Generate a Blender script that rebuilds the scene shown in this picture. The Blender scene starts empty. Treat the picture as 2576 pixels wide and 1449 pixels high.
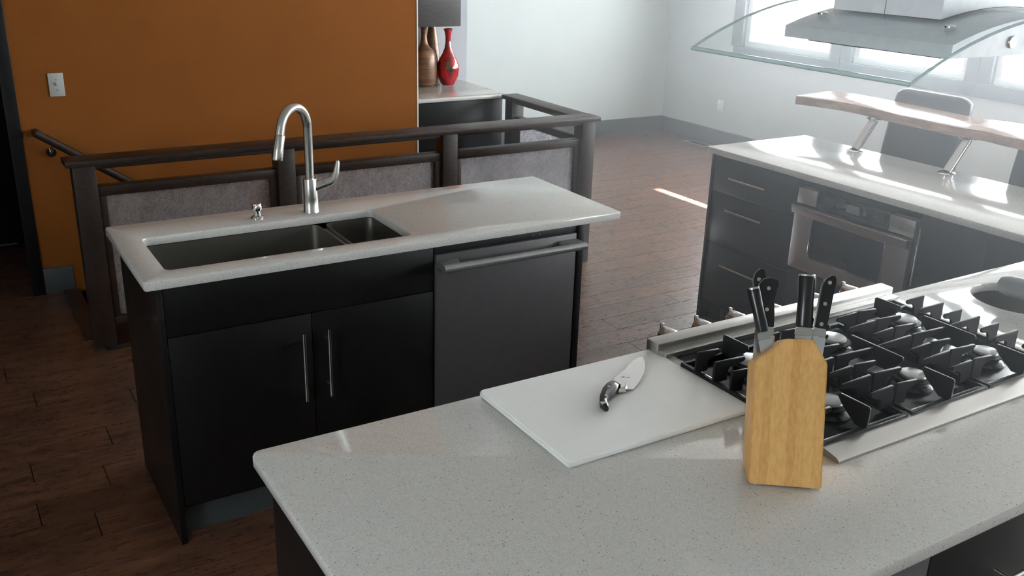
import bpy, bmesh, math, random
from mathutils import Vector, Matrix
random.seed(7)
S = bpy.context.scene
COL = S.collection
R = math.radians

# ------------------------------------------------------------------ camera
cam_d = bpy.data.cameras.new('camera'); cam = bpy.data.objects.new('camera', cam_d); COL.objects.link(cam)
YAW, PITCH, ROLL, CH, FPX = 0.5585, -0.3565, 0.0306, 1.8831, 2394.99
fwd = Vector((math.sin(YAW)*math.cos(PITCH), math.cos(YAW)*math.cos(PITCH), math.sin(PITCH)))
rgt = Vector((math.cos(YAW), -math.sin(YAW), 0)); upv = rgt.cross(fwd)
r2 = rgt*math.cos(ROLL) + upv*math.sin(ROLL); u2 = -rgt*math.sin(ROLL) + upv*math.cos(ROLL)
m = Matrix((r2, u2, -fwd)).transposed().to_4x4(); m.translation = Vector((0, 0, CH))
cam.matrix_world = m
cam_d.sensor_fit = 'HORIZONTAL'; cam_d.sensor_width = 36.0; cam_d.lens = 36.0*FPX/2576.0
cam_d.clip_start = 0.02; cam_d.clip_end = 200
S.camera = cam

# ------------------------------------------------------------------ sky, sun, exposure
w = bpy.data.worlds.new('sky'); S.world = w; w.use_nodes = True
bg = w.node_tree.nodes['Background']; bg.inputs[0].default_value = (0.92, 0.965, 1.0, 1); bg.inputs[1].default_value = 21.0
sun_d = bpy.data.lights.new('sun', 'SUN'); sun = bpy.data.objects.new('sun', sun_d); COL.objects.link(sun)
sun_d.energy = 1100.0; sun_d.angle = R(0.15); sun_d.color = (1.0, 0.95, 0.88)
SUN = Vector((0.0, 8.53, -2.2))
sun.rotation_euler = SUN.to_track_quat('-Z', 'Y').to_euler(); sun.location = (4.9, -20, 8)
S.view_settings.view_transform = 'Standard'; S.view_settings.look = 'None'
S.view_settings.gamma = 1.0; S.view_settings.use_curve_mapping = False
S.view_settings.exposure = 0.12
S.cycles.use_denoising = True; S.cycles.use_adaptive_sampling = True; S.cycles.adaptive_threshold = 0.02
S.cycles.max_bounces = 6; S.cycles.diffuse_bounces = 4; S.cycles.glossy_bounces = 3; S.cycles.volume_bounces = 1
S.cycles.transmission_bounces = 8; S.cycles.transparent_max_bounces = 16
S.cycles.caustics_reflective = False; S.cycles.caustics_refractive = False
S.cycles.sample_clamp_indirect = 8.0
def portal(name, loc, rot, sx, sy):
    d = bpy.data.lights.new(name, 'AREA'); d.shape = 'RECTANGLE'; d.size = sx; d.size_y = sy
    d.cycles.is_portal = True
    o = bpy.data.objects.new(name, d); COL.objects.link(o); o.location = loc; o.rotation_euler = rot

# ------------------------------------------------------------------ materials
def lin(c):
    f = lambda v: v/12.92 if v <= .04045 else ((v+.055)/1.055)**2.4
    return tuple(f(v/255.0) for v in c)
class NT:
    def __init__(s, name):
        s.m = bpy.data.materials.new(name); s.m.use_nodes = True; s.t = s.m.node_tree; s.n = s.t.nodes; s.l = s.t.links
        s.b = s.n['Principled BSDF']; s.out = s.n['Material Output']
    def add(s, typ, **kw):
        o = s.n.new(typ)
        for k, v in kw.items():
            if k in o.inputs: o.inputs[k].default_value = v
            else: setattr(o, k, v)
        return o
    def link(s, a, b): s.l.new(a, b)
    def pos(s, scale=(1, 1, 1), rnd=False, rot=(0, 0, 0), local=False):
        mp = s.add('ShaderNodeMapping'); mp.inputs['Scale'].default_value = scale; mp.inputs['Rotation'].default_value = rot
        if local:
            g = s.add('ShaderNodeTexCoord'); src = g.outputs['Object']
        else:
            g = s.add('ShaderNodeNewGeometry'); src = g.outputs['Position']
        if rnd:
            oi = s.add('ShaderNodeObjectInfo'); mu = s.add('ShaderNodeVectorMath', operation='SCALE')
            cx = s.add('ShaderNodeCombineXYZ'); s.link(oi.outputs['Random'], cx.inputs[0]); s.link(oi.outputs['Random'], cx.inputs[1]); s.link(oi.outputs['Random'], cx.inputs[2])
            s.link(cx.outputs[0], mu.inputs[0]); mu.inputs['Scale'].default_value = 37.0
            ad = s.add('ShaderNodeVectorMath', operation='ADD'); s.link(src, ad.inputs[0]); s.link(mu.outputs[0], ad.inputs[1]); src = ad.outputs[0]
        s.link(src, mp.inputs[0]); return mp.outputs[0]
    def noise(s, vec, scale=5, detail=4, rough=.5, dist=0.0):
        o = s.add('ShaderNodeTexNoise'); o.inputs['Scale'].default_value = scale; o.inputs['Detail'].default_value = detail
        o.inputs['Roughness'].default_value = rough; o.inputs['Distortion'].default_value = dist; s.link(vec, o.inputs['Vector']); return o.outputs['Fac']
    def ramp(s, fac, stops, interp='LINEAR'):
        o = s.add('ShaderNodeValToRGB'); e = o.color_ramp; e.interpolation = interp
        while len(e.elements) < len(stops): e.elements.new(.5)
        for el, (p, c) in zip(e.elements, stops): el.position = p; el.color = (*c, 1) if len(c) == 3 else c
        s.link(fac, o.inputs[0]); return o.outputs[0]
    def mix(s, a, b, fac, mode='MIX'):
        o = s.add('ShaderNodeMix', data_type='RGBA', blend_type=mode)
        for v, i in ((fac, 0), (a, 6), (b, 7)):
            if hasattr(v, 'links'): s.link(v, o.inputs[i])
            else: o.inputs[i].default_value = v if i == 0 else (*v, 1)
        return o.outputs[2]
    def bump(s, h, strength=.2, dist=.002):
        o = s.add('ShaderNodeBump'); o.inputs['Strength'].default_value = strength; o.inputs['Distance'].default_value = dist
        s.link(h, o.inputs['Height']); s.link(o.outputs[0], s.b.inputs['Normal'])
    def set(s, color=None, rough=None, metal=None, spec=None, **kw):
        if color is not None:
            if hasattr(color, 'links'): s.link(color, s.b.inputs['Base Color'])
            else: s.b.inputs['Base Color'].default_value = (*color, 1)
        if rough is not None:
            if hasattr(rough, 'links'): s.link(rough, s.b.inputs['Roughness'])
            else: s.b.inputs['Roughness'].default_value = rough
        if metal is not None: s.b.inputs['Metallic'].default_value = metal
        if spec is not None: s.b.inputs['Specular IOR Level'].default_value = spec
        for k, v in kw.items(): s.b.inputs[k].default_value = v
        return s
MAT = {}
def paint(name, rgb, rough=.55, var=.04, bump=.08, scale=60):
    t = NT(name); c = lin(rgb); v = t.noise(t.pos(), 3, 3)
    dark = tuple(x*(1-var) for x in c); lite = tuple(min(1, x*(1+var)) for x in c)
    t.set(t.ramp(v, [(.3, dark), (.7, lite)]), rough)
    t.bump(t.noise(t.pos(), scale, 3), bump, .002); MAT[name] = t.m
def plain(name, rgb, rough=.4, metal=0., spec=.5, **kw):
    t = NT(name); c = lin(rgb); v = t.noise(t.pos(), 40, 2)
    t.set(t.ramp(v, [(.3, tuple(x*.96 for x in c)), (.7, tuple(min(1, x*1.04) for x in c))]), rough, metal, spec, **kw); MAT[name] = t.m
def brushed(name, rgb, rough=.28, stretch=(160, 160, 4)):
    t = NT(name); c = lin(rgb); v = t.noise(t.pos(stretch, local=True), 1, 3)
    t.set(t.ramp(v, [(.3, tuple(x*.97 for x in c)), (.7, c)]), t.ramp(v, [(.3, (rough*.92,)*3), (.7, (rough*1.08,)*3)]), 1.0); MAT[name] = t.m
paint('orange_paint', (124, 71, 20), .75, .03); MAT['orange_paint'].node_tree.nodes['Principled BSDF'].inputs['Specular IOR Level'].default_value = .2
paint('grey_wall', (192, 198, 196), .6, .02)
paint('blue_grey_wall', (178, 183, 190), .6, .02)
paint('ceiling_white', (235, 235, 232), .7, .01)
paint('baseboard_grey', (68, 72, 73), .4, .03, .02)
paint('casing_grey', (46, 51, 60), .45, .03, .02)
paint('vinyl_white', (226, 229, 228), .35, .01, .01)
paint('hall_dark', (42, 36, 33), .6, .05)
paint('snowy_concrete', (225, 226, 228), .9, .03)
plain('plastic_white', (228, 229, 226), .3)
plain('switch_plastic_shaded', (176, 177, 173), .35)  # white plastic greyed: the dimmer light at the left is put into the colour
plain('plastic_dark', (25, 25, 26), .5)
plain('black_handle', (22, 22, 24), .28)
plain('black_enamel', (14, 14, 16), .22)
plain('cast_iron', (18, 18, 20), .45, spec=.25)
plain('black_glass', (12, 12, 14), .06)
plain('leather', (27, 29, 34), .3)
plain('grey_mark', (120, 122, 125), .4)
plain('dark_mark', (60, 62, 64), .4)
plain('graphite', (92, 89, 91), .4, .35)
plain('faucet_grey', (140, 144, 146), .5, .2)
plain('handle_graphite', (140, 141, 140), .36, .6)
plain('burner_grey', (128, 128, 126), .35, .8)
plain('grille_grey', (74, 70, 68), .5)
brushed('steel', (196, 194, 190), .24)
brushed('steel_satin', (190, 188, 184), .32, (4, 200, 200))
brushed('steel_sink', (150, 147, 142), .36, (4, 200, 4))
brushed('steel_mwo', (205, 200, 198), .36, (4, 300, 4))
plain('hood_steel', (238, 241, 246), .42, .1)
brushed('blade_steel', (220, 221, 222), .22, (60, 300, 60))
plain('chrome', (225, 226, 228), .06, 1.0)
# quartz: pale grey-white with fine darker grains
t = NT('quartz'); p = t.pos()
v1 = t.add('ShaderNodeTexVoronoi'); v1.inputs['Scale'].default_value = 170; t.link(p, v1.inputs['Vector'])
sp = t.ramp(v1.outputs['Distance'], [(.16, (1, 1, 1)), (.28, (0, 0, 0))])
sel = t.add('ShaderNodeSeparateColor'); t.link(v1.outputs['Color'], sel.inputs[0])
on = t.ramp(sel.outputs[0], [(.72, (0, 0, 0)), (.76, (1, 1, 1))])
fac = t.mix((0, 0, 0), sp, on)
v2 = t.add('ShaderNodeTexVoronoi'); v2.inputs['Scale'].default_value = 420; t.link(p, v2.inputs['Vector'])
sel2 = t.add('ShaderNodeSeparateColor'); t.link(v2.outputs['Color'], sel2.inputs[0])
fine = t.ramp(sel2.outputs[1], [(0.0, lin((190, 188, 183))), (.6, lin((200, 199, 195))), (1.0, lin((206, 206, 203)))])
tone = t.ramp(sel.outputs[1], [(0, lin((112, 112, 110))), (1, lin((172, 172, 168)))])
t.set(t.mix(fine, tone, fac), .1, spec=.55); MAT['quartz'] = t.m
# espresso cabinet veneer
t = NT('espresso'); n = t.noise(t.pos((14, 14, 1.2), rnd=True), 6, 5)
t.set(t.ramp(n, [(.3, lin((15, 14, 14))), (.7, lin((21, 20, 20)))]), .38, spec=.28); MAT['espresso'] = t.m
# dark stained rail wood
t = NT('rail_wood'); n = t.noise(t.pos((9, 30, 30), rnd=True), 3, 6, .6, .4)
t.set(t.ramp(n, [(.3, lin((28, 20, 16))), (.7, lin((54, 39, 32)))]), .42, spec=.35); t.bump(n, .1, .001); MAT['rail_wood'] = t.m
# dark grained wood of the wall cabinet
t = NT('charcoal_wood'); n = t.noise(t.pos((3, 3, 40)), 4, 5, .6)
t.set(t.ramp(n, [(.3, lin((46, 45, 46))), (.7, lin((70, 68, 70)))]), .4); MAT['charcoal_wood'] = t.m
# floor plank
t = NT('floor_plank'); n = t.noise(t.pos((2.2, 13, 1), rnd=True), 2.2, 7, .62, .5); n2 = t.noise(t.pos((5, 30, 1), rnd=True), 4, 5, .7)
c1 = t.ramp(n, [(.3, lin((44, 26, 18))), (.5, lin((78, 49, 34))), (.7, lin((112, 75, 54)))])
c2 = t.mix(c1, t.ramp(n2, [(.3, lin((44, 27, 20))), (.7, lin((104, 74, 58)))]), .3)
oi = t.add('ShaderNodeObjectInfo'); hv = t.add('ShaderNodeHueSaturation'); t.link(c2, hv.inputs['Color'])
mr = t.add('ShaderNodeMapRange'); mr.inputs[3].default_value = .86; mr.inputs[4].default_value = 1.12; t.link(oi.outputs['Random'], mr.inputs[0]); t.link(mr.outputs[0], hv.inputs['Value'])
t.set(hv.outputs[0], t.ramp(n2, [(.3, (.24,)*3), (.7, (.36,)*3)]), spec=.72); t.bump(n2, .1, .0012); MAT['floor_plank'] = t.m
plain('floor_joint', (26, 18, 15), .8)
# bamboo knife block: vertical laminated strips, in the block's own coordinates
t = NT('bamboo'); p = t.pos((1, 1, 1), local=True)
sx = t.add('ShaderNodeSeparateXYZ'); t.link(p, sx.inputs[0])
st = t.add('ShaderNodeMath', operation='MULTIPLY'); t.link(sx.outputs[0], st.inputs[0]); st.inputs[1].default_value = 62
fl = t.add('ShaderNodeMath', operation='FLOOR'); t.link(st.outputs[0], fl.inputs[0])
wn = t.add('ShaderNodeTexWhiteNoise', noise_dimensions='1D'); t.link(fl.outputs[0], wn.inputs['W'])
g = t.noise(t.pos((160, 160, 6), local=True), 1, 4)
t.set(t.mix(t.ramp(wn.outputs['Value'], [(0, lin((196, 146, 82))), (1, lin((222, 176, 108)))]), t.ramp(g, [(.3, lin((190, 138, 74))), (.7, lin((226, 180, 114)))]), .45), .42); MAT['bamboo'] = t.m
# live-edge walnut slab
t = NT('slab_wood'); n = t.noise(t.pos((22, 2.5, 22)), 2, 6, .6, .8)
t.set(t.ramp(n, [(.3, lin((112, 84, 70))), (.7, lin((160, 128, 108)))]), .16); MAT['slab_wood'] = t.m
# cutting board
t = NT('poly_white'); t.set(t.ramp(t.noise(t.pos(), 9, 3), [(.3, lin((238, 239, 236))), (.7, lin((244, 245, 242)))]), .35, **{'Subsurface Weight': .35, 'Subsurface Scale': .03, 'Subsurface Radius': (1, 1, 1)}); MAT['poly_white'] = t.m
# vases
t = NT('bronze_vase'); n = t.noise(t.pos((1, 1, 60)), 3, 4)
t.set(t.ramp(n, [(.3, lin((88, 64, 48))), (.7, lin((138, 106, 82)))]), .3, .25); MAT['bronze_vase'] = t.m
t = NT('red_glass'); n = t.noise(t.pos((12, 12, 9)), 1.6, 2)
t.set(t.ramp(n, [(.42, lin((196, 14, 30))), (.6, lin((120, 18, 26))), (.68, lin((60, 66, 34)))]), .04, **{'Transmission Weight': .25, 'Coat Weight': .6}); MAT['red_glass'] = t.m
# clear panes: see-through with a Fresnel reflection
def pane(name, tint, refl=.9):
    t = NT(name); t.n.remove(t.b)
    tr = t.add('ShaderNodeBsdfTransparent'); tr.inputs[0].default_value = (*tint, 1)
    gl = t.add('ShaderNodeBsdfGlossy'); gl.inputs['Roughness'].default_value = .02; gl.inputs[0].default_value = (refl,)*3 + (1,)
    fr = t.add('ShaderNodeFresnel'); fr.inputs[0].default_value = 1.45
    ge = t.add('ShaderNodeNewGeometry'); iv = t.add('ShaderNodeMath', operation='SUBTRACT'); iv.inputs[0].default_value = 1.0; t.link(ge.outputs['Backfacing'], iv.inputs[1])
    fm = t.add('ShaderNodeMath', operation='MULTIPLY'); t.link(fr.outputs[0], fm.inputs[0]); t.link(iv.outputs[0], fm.inputs[1])   # one reflection per sheet, from its outer face
    mx = t.add('ShaderNodeMixShader'); t.link(fm.outputs[0], mx.inputs[0]); t.link(tr.outputs[0], mx.inputs[1]); t.link(gl.outputs[0], mx.inputs[2]); t.link(mx.outputs[0], t.out.inputs[0]); MAT[name] = t.m
pane('window_glass', (.97, .98, .98)); pane('hood_glass', (.965, .985, .985))
plain('glass_edge', (204, 224, 226), .1, 0, .6)
# resin panel with silky fibres
t = NT('resin'); t.n.remove(t.b)
a = t.noise(t.pos((1, 1, 1)), 7, 6, .6, .6)
def ridge(rot, scl, thin, seed):
    mp = t.add('ShaderNodeMapping'); mp.inputs['Rotation'].default_value = rot; mp.inputs['Location'].default_value = (seed, seed*.7, seed*1.3)
    m0 = t.pos((1, 1, 1)); t.link(m0, mp.inputs[0])
    m2_ = t.add('ShaderNodeMapping'); m2_.inputs['Scale'].default_value = scl; t.link(mp.outputs[0], m2_.inputs[0])
    n_ = t.noise(m2_.outputs[0], 1, 3, .5, 1.2)
    return t.ramp(n_, [(.5-thin, (0, 0, 0)), (.5, (1, 1, 1)), (.5+thin, (0, 0, 0))])
f1 = ridge((.3, .7, .2), (9, 9, 46), .03, 1.7); f2 = ridge((.2, -.5, .4), (10, 10, 52), .028, 5.1); f3 = ridge((.5, 1.4, .1), (8, 8, 44), .03, 9.4)
fib = t.mix(t.mix(f1, f2, 1.0, 'LIGHTEN'), f3, 1.0, 'LIGHTEN')
mask = t.mix(t.ramp(a, [(.35, (.1,)*3), (.7, (.5,)*3)]), fib, .42)
col = t.mix(lin((196, 192, 196)), lin((252, 252, 252)), mask)
df = t.add('ShaderNodeBsdfDiffuse'); t.link(col, df.inputs[0])
tl = t.add('ShaderNodeBsdfTranslucent'); t.link(col, tl.inputs[0])
tp = t.add('ShaderNodeBsdfTransparent'); tp.inputs[0].default_value = (.85, .86, .88, 1)
m1 = t.add('ShaderNodeMixShader'); m1.inputs[0].default_value = .74; t.link(df.outputs[0], m1.inputs[1]); t.link(tl.outputs[0], m1.inputs[2])
mf = t.ramp(mask, [(0, (.38,)*3), (1, (.85,)*3)])
m2 = t.add('ShaderNodeMixShader'); t.link(mf, m2.inputs[0]); t.link(tp.outputs[0], m2.inputs[1]); t.link(m1.outputs[0], m2.inputs[2])
gs = t.add('ShaderNodeBsdfGlossy'); gs.inputs['Roughness'].default_value = .25
fr = t.add('ShaderNodeFresnel'); fr.inputs[0].default_value = 1.4
m3 = t.add('ShaderNodeMixShader'); t.link(fr.outputs[0], m3.inputs[0]); t.link(m2.outputs[0], m3.inputs[1]); t.link(gs.outputs[0], m3.inputs[2]); t.link(m3.outputs[0], t.out.inputs[0]); MAT['resin'] = t.m

# ------------------------------------------------------------------ mesh helpers
def BM(): return bmesh.new()
def box(bm, x0, y0, z0, x1, y1, z1, bev=0.0, seg=2):
    vs = [bm.verts.new((x, y, z)) for x in (x0, x1) for y in (y0, y1) for z in (z0, z1)]
    q = [(0, 1, 3, 2), (4, 6, 7, 5), (0, 4, 5, 1), (2, 3, 7, 6), (0, 2, 6, 4), (1, 5, 7, 3)]
    fs = [bm.faces.new([vs[i] for i in f]) for f in q]
    if bev > 0:
        es = list({e for f in fs for e in f.edges})
        bmesh.ops.bevel(bm, geom=es, offset=bev, segments=seg, affect='EDGES', profile=.5)
    return bm
def ring_loft(bm, rings, cap0=True, cap1=True, close=True):
    vr = [[bm.verts.new(p) for p in r] for r in rings]
    n = len(vr[0])
    for a, b in zip(vr, vr[1:]):
        for i in range(n if close else n-1):
            j = (i+1) % n
            bm.faces.new((a[i], a[j], b[j], b[i]))
    if cap0: bm.faces.new(list(reversed(vr[0])))
    if cap1: bm.faces.new(vr[-1])
    return vr
def frame_of(d):
    d = Vector(d).normalized(); a = Vector((0, 0, 1)) if abs(d.z) < .9 else Vector((1, 0, 0))
    x = d.cross(a).normalized(); return x, d.cross(x).normalized()
def tube(bm, pts, r, n=16, caps=True):
    pts = [Vector(p) for p in pts]; rs = r if isinstance(r, (list, tuple)) else [r]*len(pts)
    rings = []; px = None
    for i, p in enumerate(pts):
        d = (pts[min(i+1, len(pts)-1)] - pts[max(i-1, 0)]).normalized()
        if px is None: x, y = frame_of(d)
        else:
            x = (px - d*px.dot(d)).normalized(); y = d.cross(x)
        px = x
        rings.append([p + (x*math.cos(2*math.pi*k/n) + y*math.sin(2*math.pi*k/n))*rs[i] for k in range(n)])
    ring_loft(bm, rings, caps, caps); return bm
def lathe(bm, prof, c=(0, 0, 0), n=32, axis='Z'):
    rings = []
    for r, h in prof:
        ring = []
        for k in range(n):
            a = 2*math.pi*k/n; u, v = r*math.cos(a), r*math.sin(a)
            p = {'Z': (u, v, h), 'Y': (u, h, -v), 'X': (h, u, v)}[axis]
            ring.append((c[0]+p[0], c[1]+p[1], c[2]+p[2]))
        rings.append(ring)
    ring_loft(bm, rings); return bm
def prism(bm, poly, ax, a, b, bev=0.0, seg=2):
    """poly of 2-D points extruded along axis ax ('x','y','z') from a to b"""
    f = {'x': lambda p, h: (h, p[0], p[1]), 'y': lambda p, h: (p[0], h, p[1]), 'z': lambda p, h: (p[0], p[1], h)}[ax]
    before = set(bm.edges)
    ring_loft(bm, [[f(p, a) for p in poly], [f(p, b) for p in poly]])
    if bev > 0:
        bmesh.ops.bevel(bm, geom=[e for e in bm.edges if e not in before], offset=bev, segments=seg, affect='EDGES')
    return bm
def rrect(x0, y0, x1, y1, r, n=5):
    out = []
    for cx, cy, a0 in ((x1-r, y1-r, 0), (x0+r, y1-r, 90), (x0+r, y0+r, 180), (x1-r, y0+r, 270)):
        for k in range(n+1):
            a = R(a0 + 90*k/n); out.append((cx + r*math.cos(a), cy + r*math.sin(a)))
    return out
def area2(p): return sum(p[i][0]*p[(i+1) % len(p)][1] - p[(i+1) % len(p)][0]*p[i][1] for i in range(len(p)))
def inset(poly, d):
    n = len(poly); out = []
    for i in range(n):
        p0, p1, p2 = (Vector(poly[(i+k-1) % n]) for k in range(3))
        e1 = (p1-p0).normalized(); e2 = (p2-p1).normalized()
        n1 = Vector((-e1.y, e1.x)); n2 = Vector((-e2.y, e2.x)); b = n1+n2
        b = b/max(b.dot(b)*.5, .3) if b.length > 1e-6 else n1
        out.append(tuple(p1 + b*d))
    return out
def slab(outer, holes, z0, z1, r):
    """flat slab with eased edges; outer counter-clockwise, holes given as loops"""
    bm = BM()
    if area2(outer) < 0: outer = outer[::-1]
    prof = [(r, z1), (r*.3, z1-r*.3), (0, z1-r), (0, z0+r), (r*.3, z0+r*.3), (r, z0)]
    def loops(poly, sgn):
        rings = [[bm.verts.new((*p, z)) for p in inset(poly, sgn*d)] for d, z in prof]
        n = len(poly)
        for a, b in zip(rings, rings[1:]):
            for i in range(n):
                j = (i+1) % n; bm.faces.new((a[i], b[i], b[j], a[j]))
        return rings[0], rings[-1]
    tops, bots = [], []
    a, b = loops(outer, 1); tops.append(a); bots.append(b)
    for h in holes:
        if area2(h) < 0: h = h[::-1]
        a, b = loops(h[::-1], 1); tops.append(a); bots.append(b)
    for grp in (tops, bots):
        es = []
        for ring in grp:
            for i in range(len(ring)):
                e = bm.edges.get((ring[i], ring[(i+1) % len(ring)])); es.append(e)
        bmesh.ops.triangle_fill(bm, use_beauty=True, edges=es)
    return bm
def mesh_of(name, bm, mat, smooth=True):
    bmesh.ops.recalc_face_normals(bm, faces=bm.faces)
    me = bpy.data.meshes.new(name); bm.to_mesh(me); bm.free()
    if mat: me.materials.append(MAT[mat])
    if smooth:
        me.shade_smooth(); me.set_sharp_from_angle(angle=R(38))
    return me
def obj(name, bm, mat, parent=None, label=None):
    me = bm if isinstance(bm, bpy.types.Mesh) else mesh_of(name, bm, mat)
    o = bpy.data.objects.new(name, me); COL.objects.link(o)
    if parent is not None:
        o.parent = parent; bpy_inv = parent.get('_inv')
        o.matrix_parent_inverse = Matrix.Translation(-total_loc(parent))
    if label: o['label'] = label
    return o
def total_loc(o):
    v = Vector(o.location)
    return v
def thing(name, label, cat, loc=(0, 0, 0), group=None, kind=None):
    o = bpy.data.objects.new(name, None); COL.objects.link(o); o.location = loc; o.empty_display_size = .05
    tag(o, label, cat, group, kind); return o
def tag(o, label=None, cat=None, group=None, kind=None):
    if label: o['label'] = label
    if cat: o['category'] = cat
    if group: o['group'] = group
    if kind: o['kind'] = kind
    return o
def struct(name, bm, mat, label, parent=None):
    o = obj(name, bm, mat, parent); tag(o, label, 'building part' if parent is None else None, kind='structure'); return o
def subpart(name, bm, mat, part, label=None):      # a piece of a part: thing > part > piece
    o = obj(name, bm, mat); o.parent = part
    if label: o['label'] = label
    return o
def B(*a, **k): return box(BM(), *a, **k)
def dup(root, dloc, label=None):
    r = root.copy(); COL.objects.link(r); r.location = Vector(root.location) + Vector(dloc)
    if label: r['label'] = label
    for ch in list(root.children):
        c = ch.copy(); COL.objects.link(c); c.parent = r
        for g in ch.children:
            d = g.copy(); COL.objects.link(d); d.parent = c
    return r

# ------------------------------------------------------------------ room shell
EX, NY, OY, HZ = 6.54, 7.63, 5.351, 2.62       # east wall, north wall, orange wall, ceiling
WX, SY = -2.3, -2.7
SW0, SW1, SS, SN = 0.55, 3.25, 4.50, OY        # stairwell opening
bm = BM()
for q in ((WX, SY, EX, SS), (WX, SS, SW0, 6.6), (3.34, SS, EX, NY), (SW1, SS, 3.34, SN), (0.55, OY, 3.34, NY)):
    box(bm, q[0], q[1], -.16, q[2], q[3], -.012)
floor = struct('floor', bm, 'floor_joint', 'brown wood-look plank floor running under all the cabinets')
PW = .1515
known = {-1: 2.793, 0: 2.563, 2: 3.396, 3: 3.00, 6: 3.777, 7: 3.467}
cache = {}
def plank_mesh(L):
    k = round(L, 3)
    if k not in cache: cache[k] = mesh_of('plank', B(.0018, .0018, -.012, k-.0018, PW-.0018, 0), 'floor_plank')
    return cache[k]
rest = BM()
for k in range(-42, 29):
    y0 = 3.37 + k*PW
    if y0 + PW > NY: break
    j0 = known.get(k, 2.0 + random.random()*1.22)
    segs = []
    if y0+PW <= SS+.03: segs = [(WX, EX)]
    elif y0 < OY-.03: segs = [(WX, SW0), (3.25, EX)]
    elif y0 < 6.2: segs = [(-.9, .40), (3.34, EX)]
    else: segs = [(3.36, EX)]
    for a, b in segs:
        x = j0 - 1.22*math.ceil((j0-a)/1.22)
        while x < b:
            xa, xb = max(x, a), min(x+1.22, b); x += 1.22
            if xb-xa < .02: continue
            near = y0 > 1.85 and xb > -.45
            if near:
                o = obj('plank', plank_mesh(xb-xa), None); o.location = (xa, y0, 0); o.parent = floor
            else: box(rest, xa+.0009, y0+.0009, -.012, xb-.0009, y0+PW-.0009, 0)
o = obj('plank_field', rest, 'floor_plank', floor); o['kind'] = 'stuff'

# east wall with the row of windows
WZ0, WZ1 = .965, 2.45
wins = [(6.055 - 1.245*i) for i in range(7)]; WW = 1.04
bm = BM(); T = .16
box(bm, EX, SY, -.16, EX+T, NY+.15, WZ0-.01); box(bm, EX, SY, WZ1+.01, EX+T, NY+.15, HZ)
ys = [NY+.15] + [v for c in wins for v in (c+WW/2, c-WW/2)] + [SY]
for a, b in zip(ys[::2], ys[1::2]): box(bm, EX, b, WZ0-.01, EX+T, a, WZ1+.01)
struct('wall_east', bm, 'grey_wall', 'pale grey wall with the row of bright windows')
for i, c in enumerate(wins):
    wo = struct('window_%d' % (i+1), (lambda b: (box(b, EX-.022, c-WW/2-.1, WZ0-.1, EX-.001, c+WW/2+.1, WZ0, .003), box(b, EX-.022, c-WW/2-.1, WZ1, EX-.001, c+WW/2+.1, WZ1+.1, .003),
        box(b, EX-.022, c-WW/2-.1, WZ0, EX-.001, c-WW/2, WZ1, .003), box(b, EX-.022, c+WW/2, WZ0, EX-.001, c+WW/2+.1 + (.03 if i == 0 else 0), WZ1, .003), b)[-1])(BM()), 'casing_grey',
        ['window nearest the far room corner, in dark grey casing', 'second window from the far corner, behind the range hood'][i] if i < 2 else 'window in dark grey casing, number %d from the far corner' % (i+1))
    bm = BM(); y0, y1 = c-WW/2, c+WW/2; e = .055; xa, xb = EX+.02, EX+.09
    box(bm, xa, y0, WZ0, xb, y1, WZ0+e, .004); box(bm, xa, y0, WZ1-e, xb, y1, WZ1, .004)
    box(bm, xa, y0, WZ0+e, xb, y0+e, WZ1-e, .004); box(bm, xa, y1-e, WZ0+e, xb, y1, WZ1-e, .004)
    obj('sash', bm, 'vinyl_white', wo, 'white vinyl sash')
    obj('reveal', (lambda b: (box(b, EX+.001, y0-.009, WZ0-.009, EX+.15, y1+.009, WZ0), box(b, EX+.001, y0-.009, WZ0, EX+.15, y0, WZ1), box(b, EX+.001, y1, WZ0, EX+.15, y1+.009, WZ1), b)[-1])(BM()), 'casing_grey', wo)
    obj('pane', B(EX+.05, y0+e, WZ0+e, EX+.056, y1-e, WZ1-e), 'window_glass', wo)
    portal('window_portal', (EX+.17, c, (WZ0+WZ1)/2), (0, R(90), 0), WZ1-WZ0, WW)
# north wall, niche walls, orange wall
struct('wall_north', B(3.34, NY, -.16, EX, NY+.15, HZ), 'grey_wall', 'pale grey far wall behind the railing')
bm = BM(); box(bm, 2.50, 6.075, -.16, 3.355, 6.2, HZ); box(bm, 3.24, 6.2, -.16, 3.355, NY+.15, HZ)
struct('wall_niche', bm, 'blue_grey_wall', 'bluish grey wall behind the vases')
bm = BM(); box(bm, .395, OY, -1.9, 2.613, OY+.12, HZ); box(bm, 2.50, OY+.12, -1.9, 2.613, 6.074, HZ); box(bm, -.55, OY, 2.08, .395, OY+.12, HZ); box(bm, WX-.15, OY, -.16, -.55, OY+.12, HZ)
struct('wall_stair', bm, 'orange_paint', 'burnt orange painted wall above the stairwell')
obj('corner_bead', B(2.609, OY-.003, -.1, 2.617, OY+.006, HZ-.01), 'vinyl_white', bpy.data.objects['wall_stair'])
bm = BM(); SL0, SL1 = 4.868, 4.936
box(bm, WX-.15, SY-.15, -.16, SL0, SY, HZ); box(bm, SL1, SY-.15, -.16, EX+T, SY, HZ); box(bm, SL0, SY-.15, -.16, SL1, SY, 1.2); box(bm, SL0, SY-.15, 2.2, SL1, SY, HZ)
struct('wall_south', bm, 'grey_wall', 'pale grey wall behind the viewer')
wo = struct('window_8', (lambda b: (box(b, SL0-.05, SY+.001, 1.15, SL0, SY+.02, 2.25, .003), box(b, SL1, SY+.001, 1.15, SL1+.05, SY+.02, 2.25, .003), b)[-1])(BM()), 'casing_grey', 'unseen narrow slot added behind the viewer to shape the sun strip')  # slot added out of view so the sun draws a strip on the floor
obj('pane', B(SL0, SY-.075, 1.2, SL1, SY-.07, 2.2), 'window_glass', wo)
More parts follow.
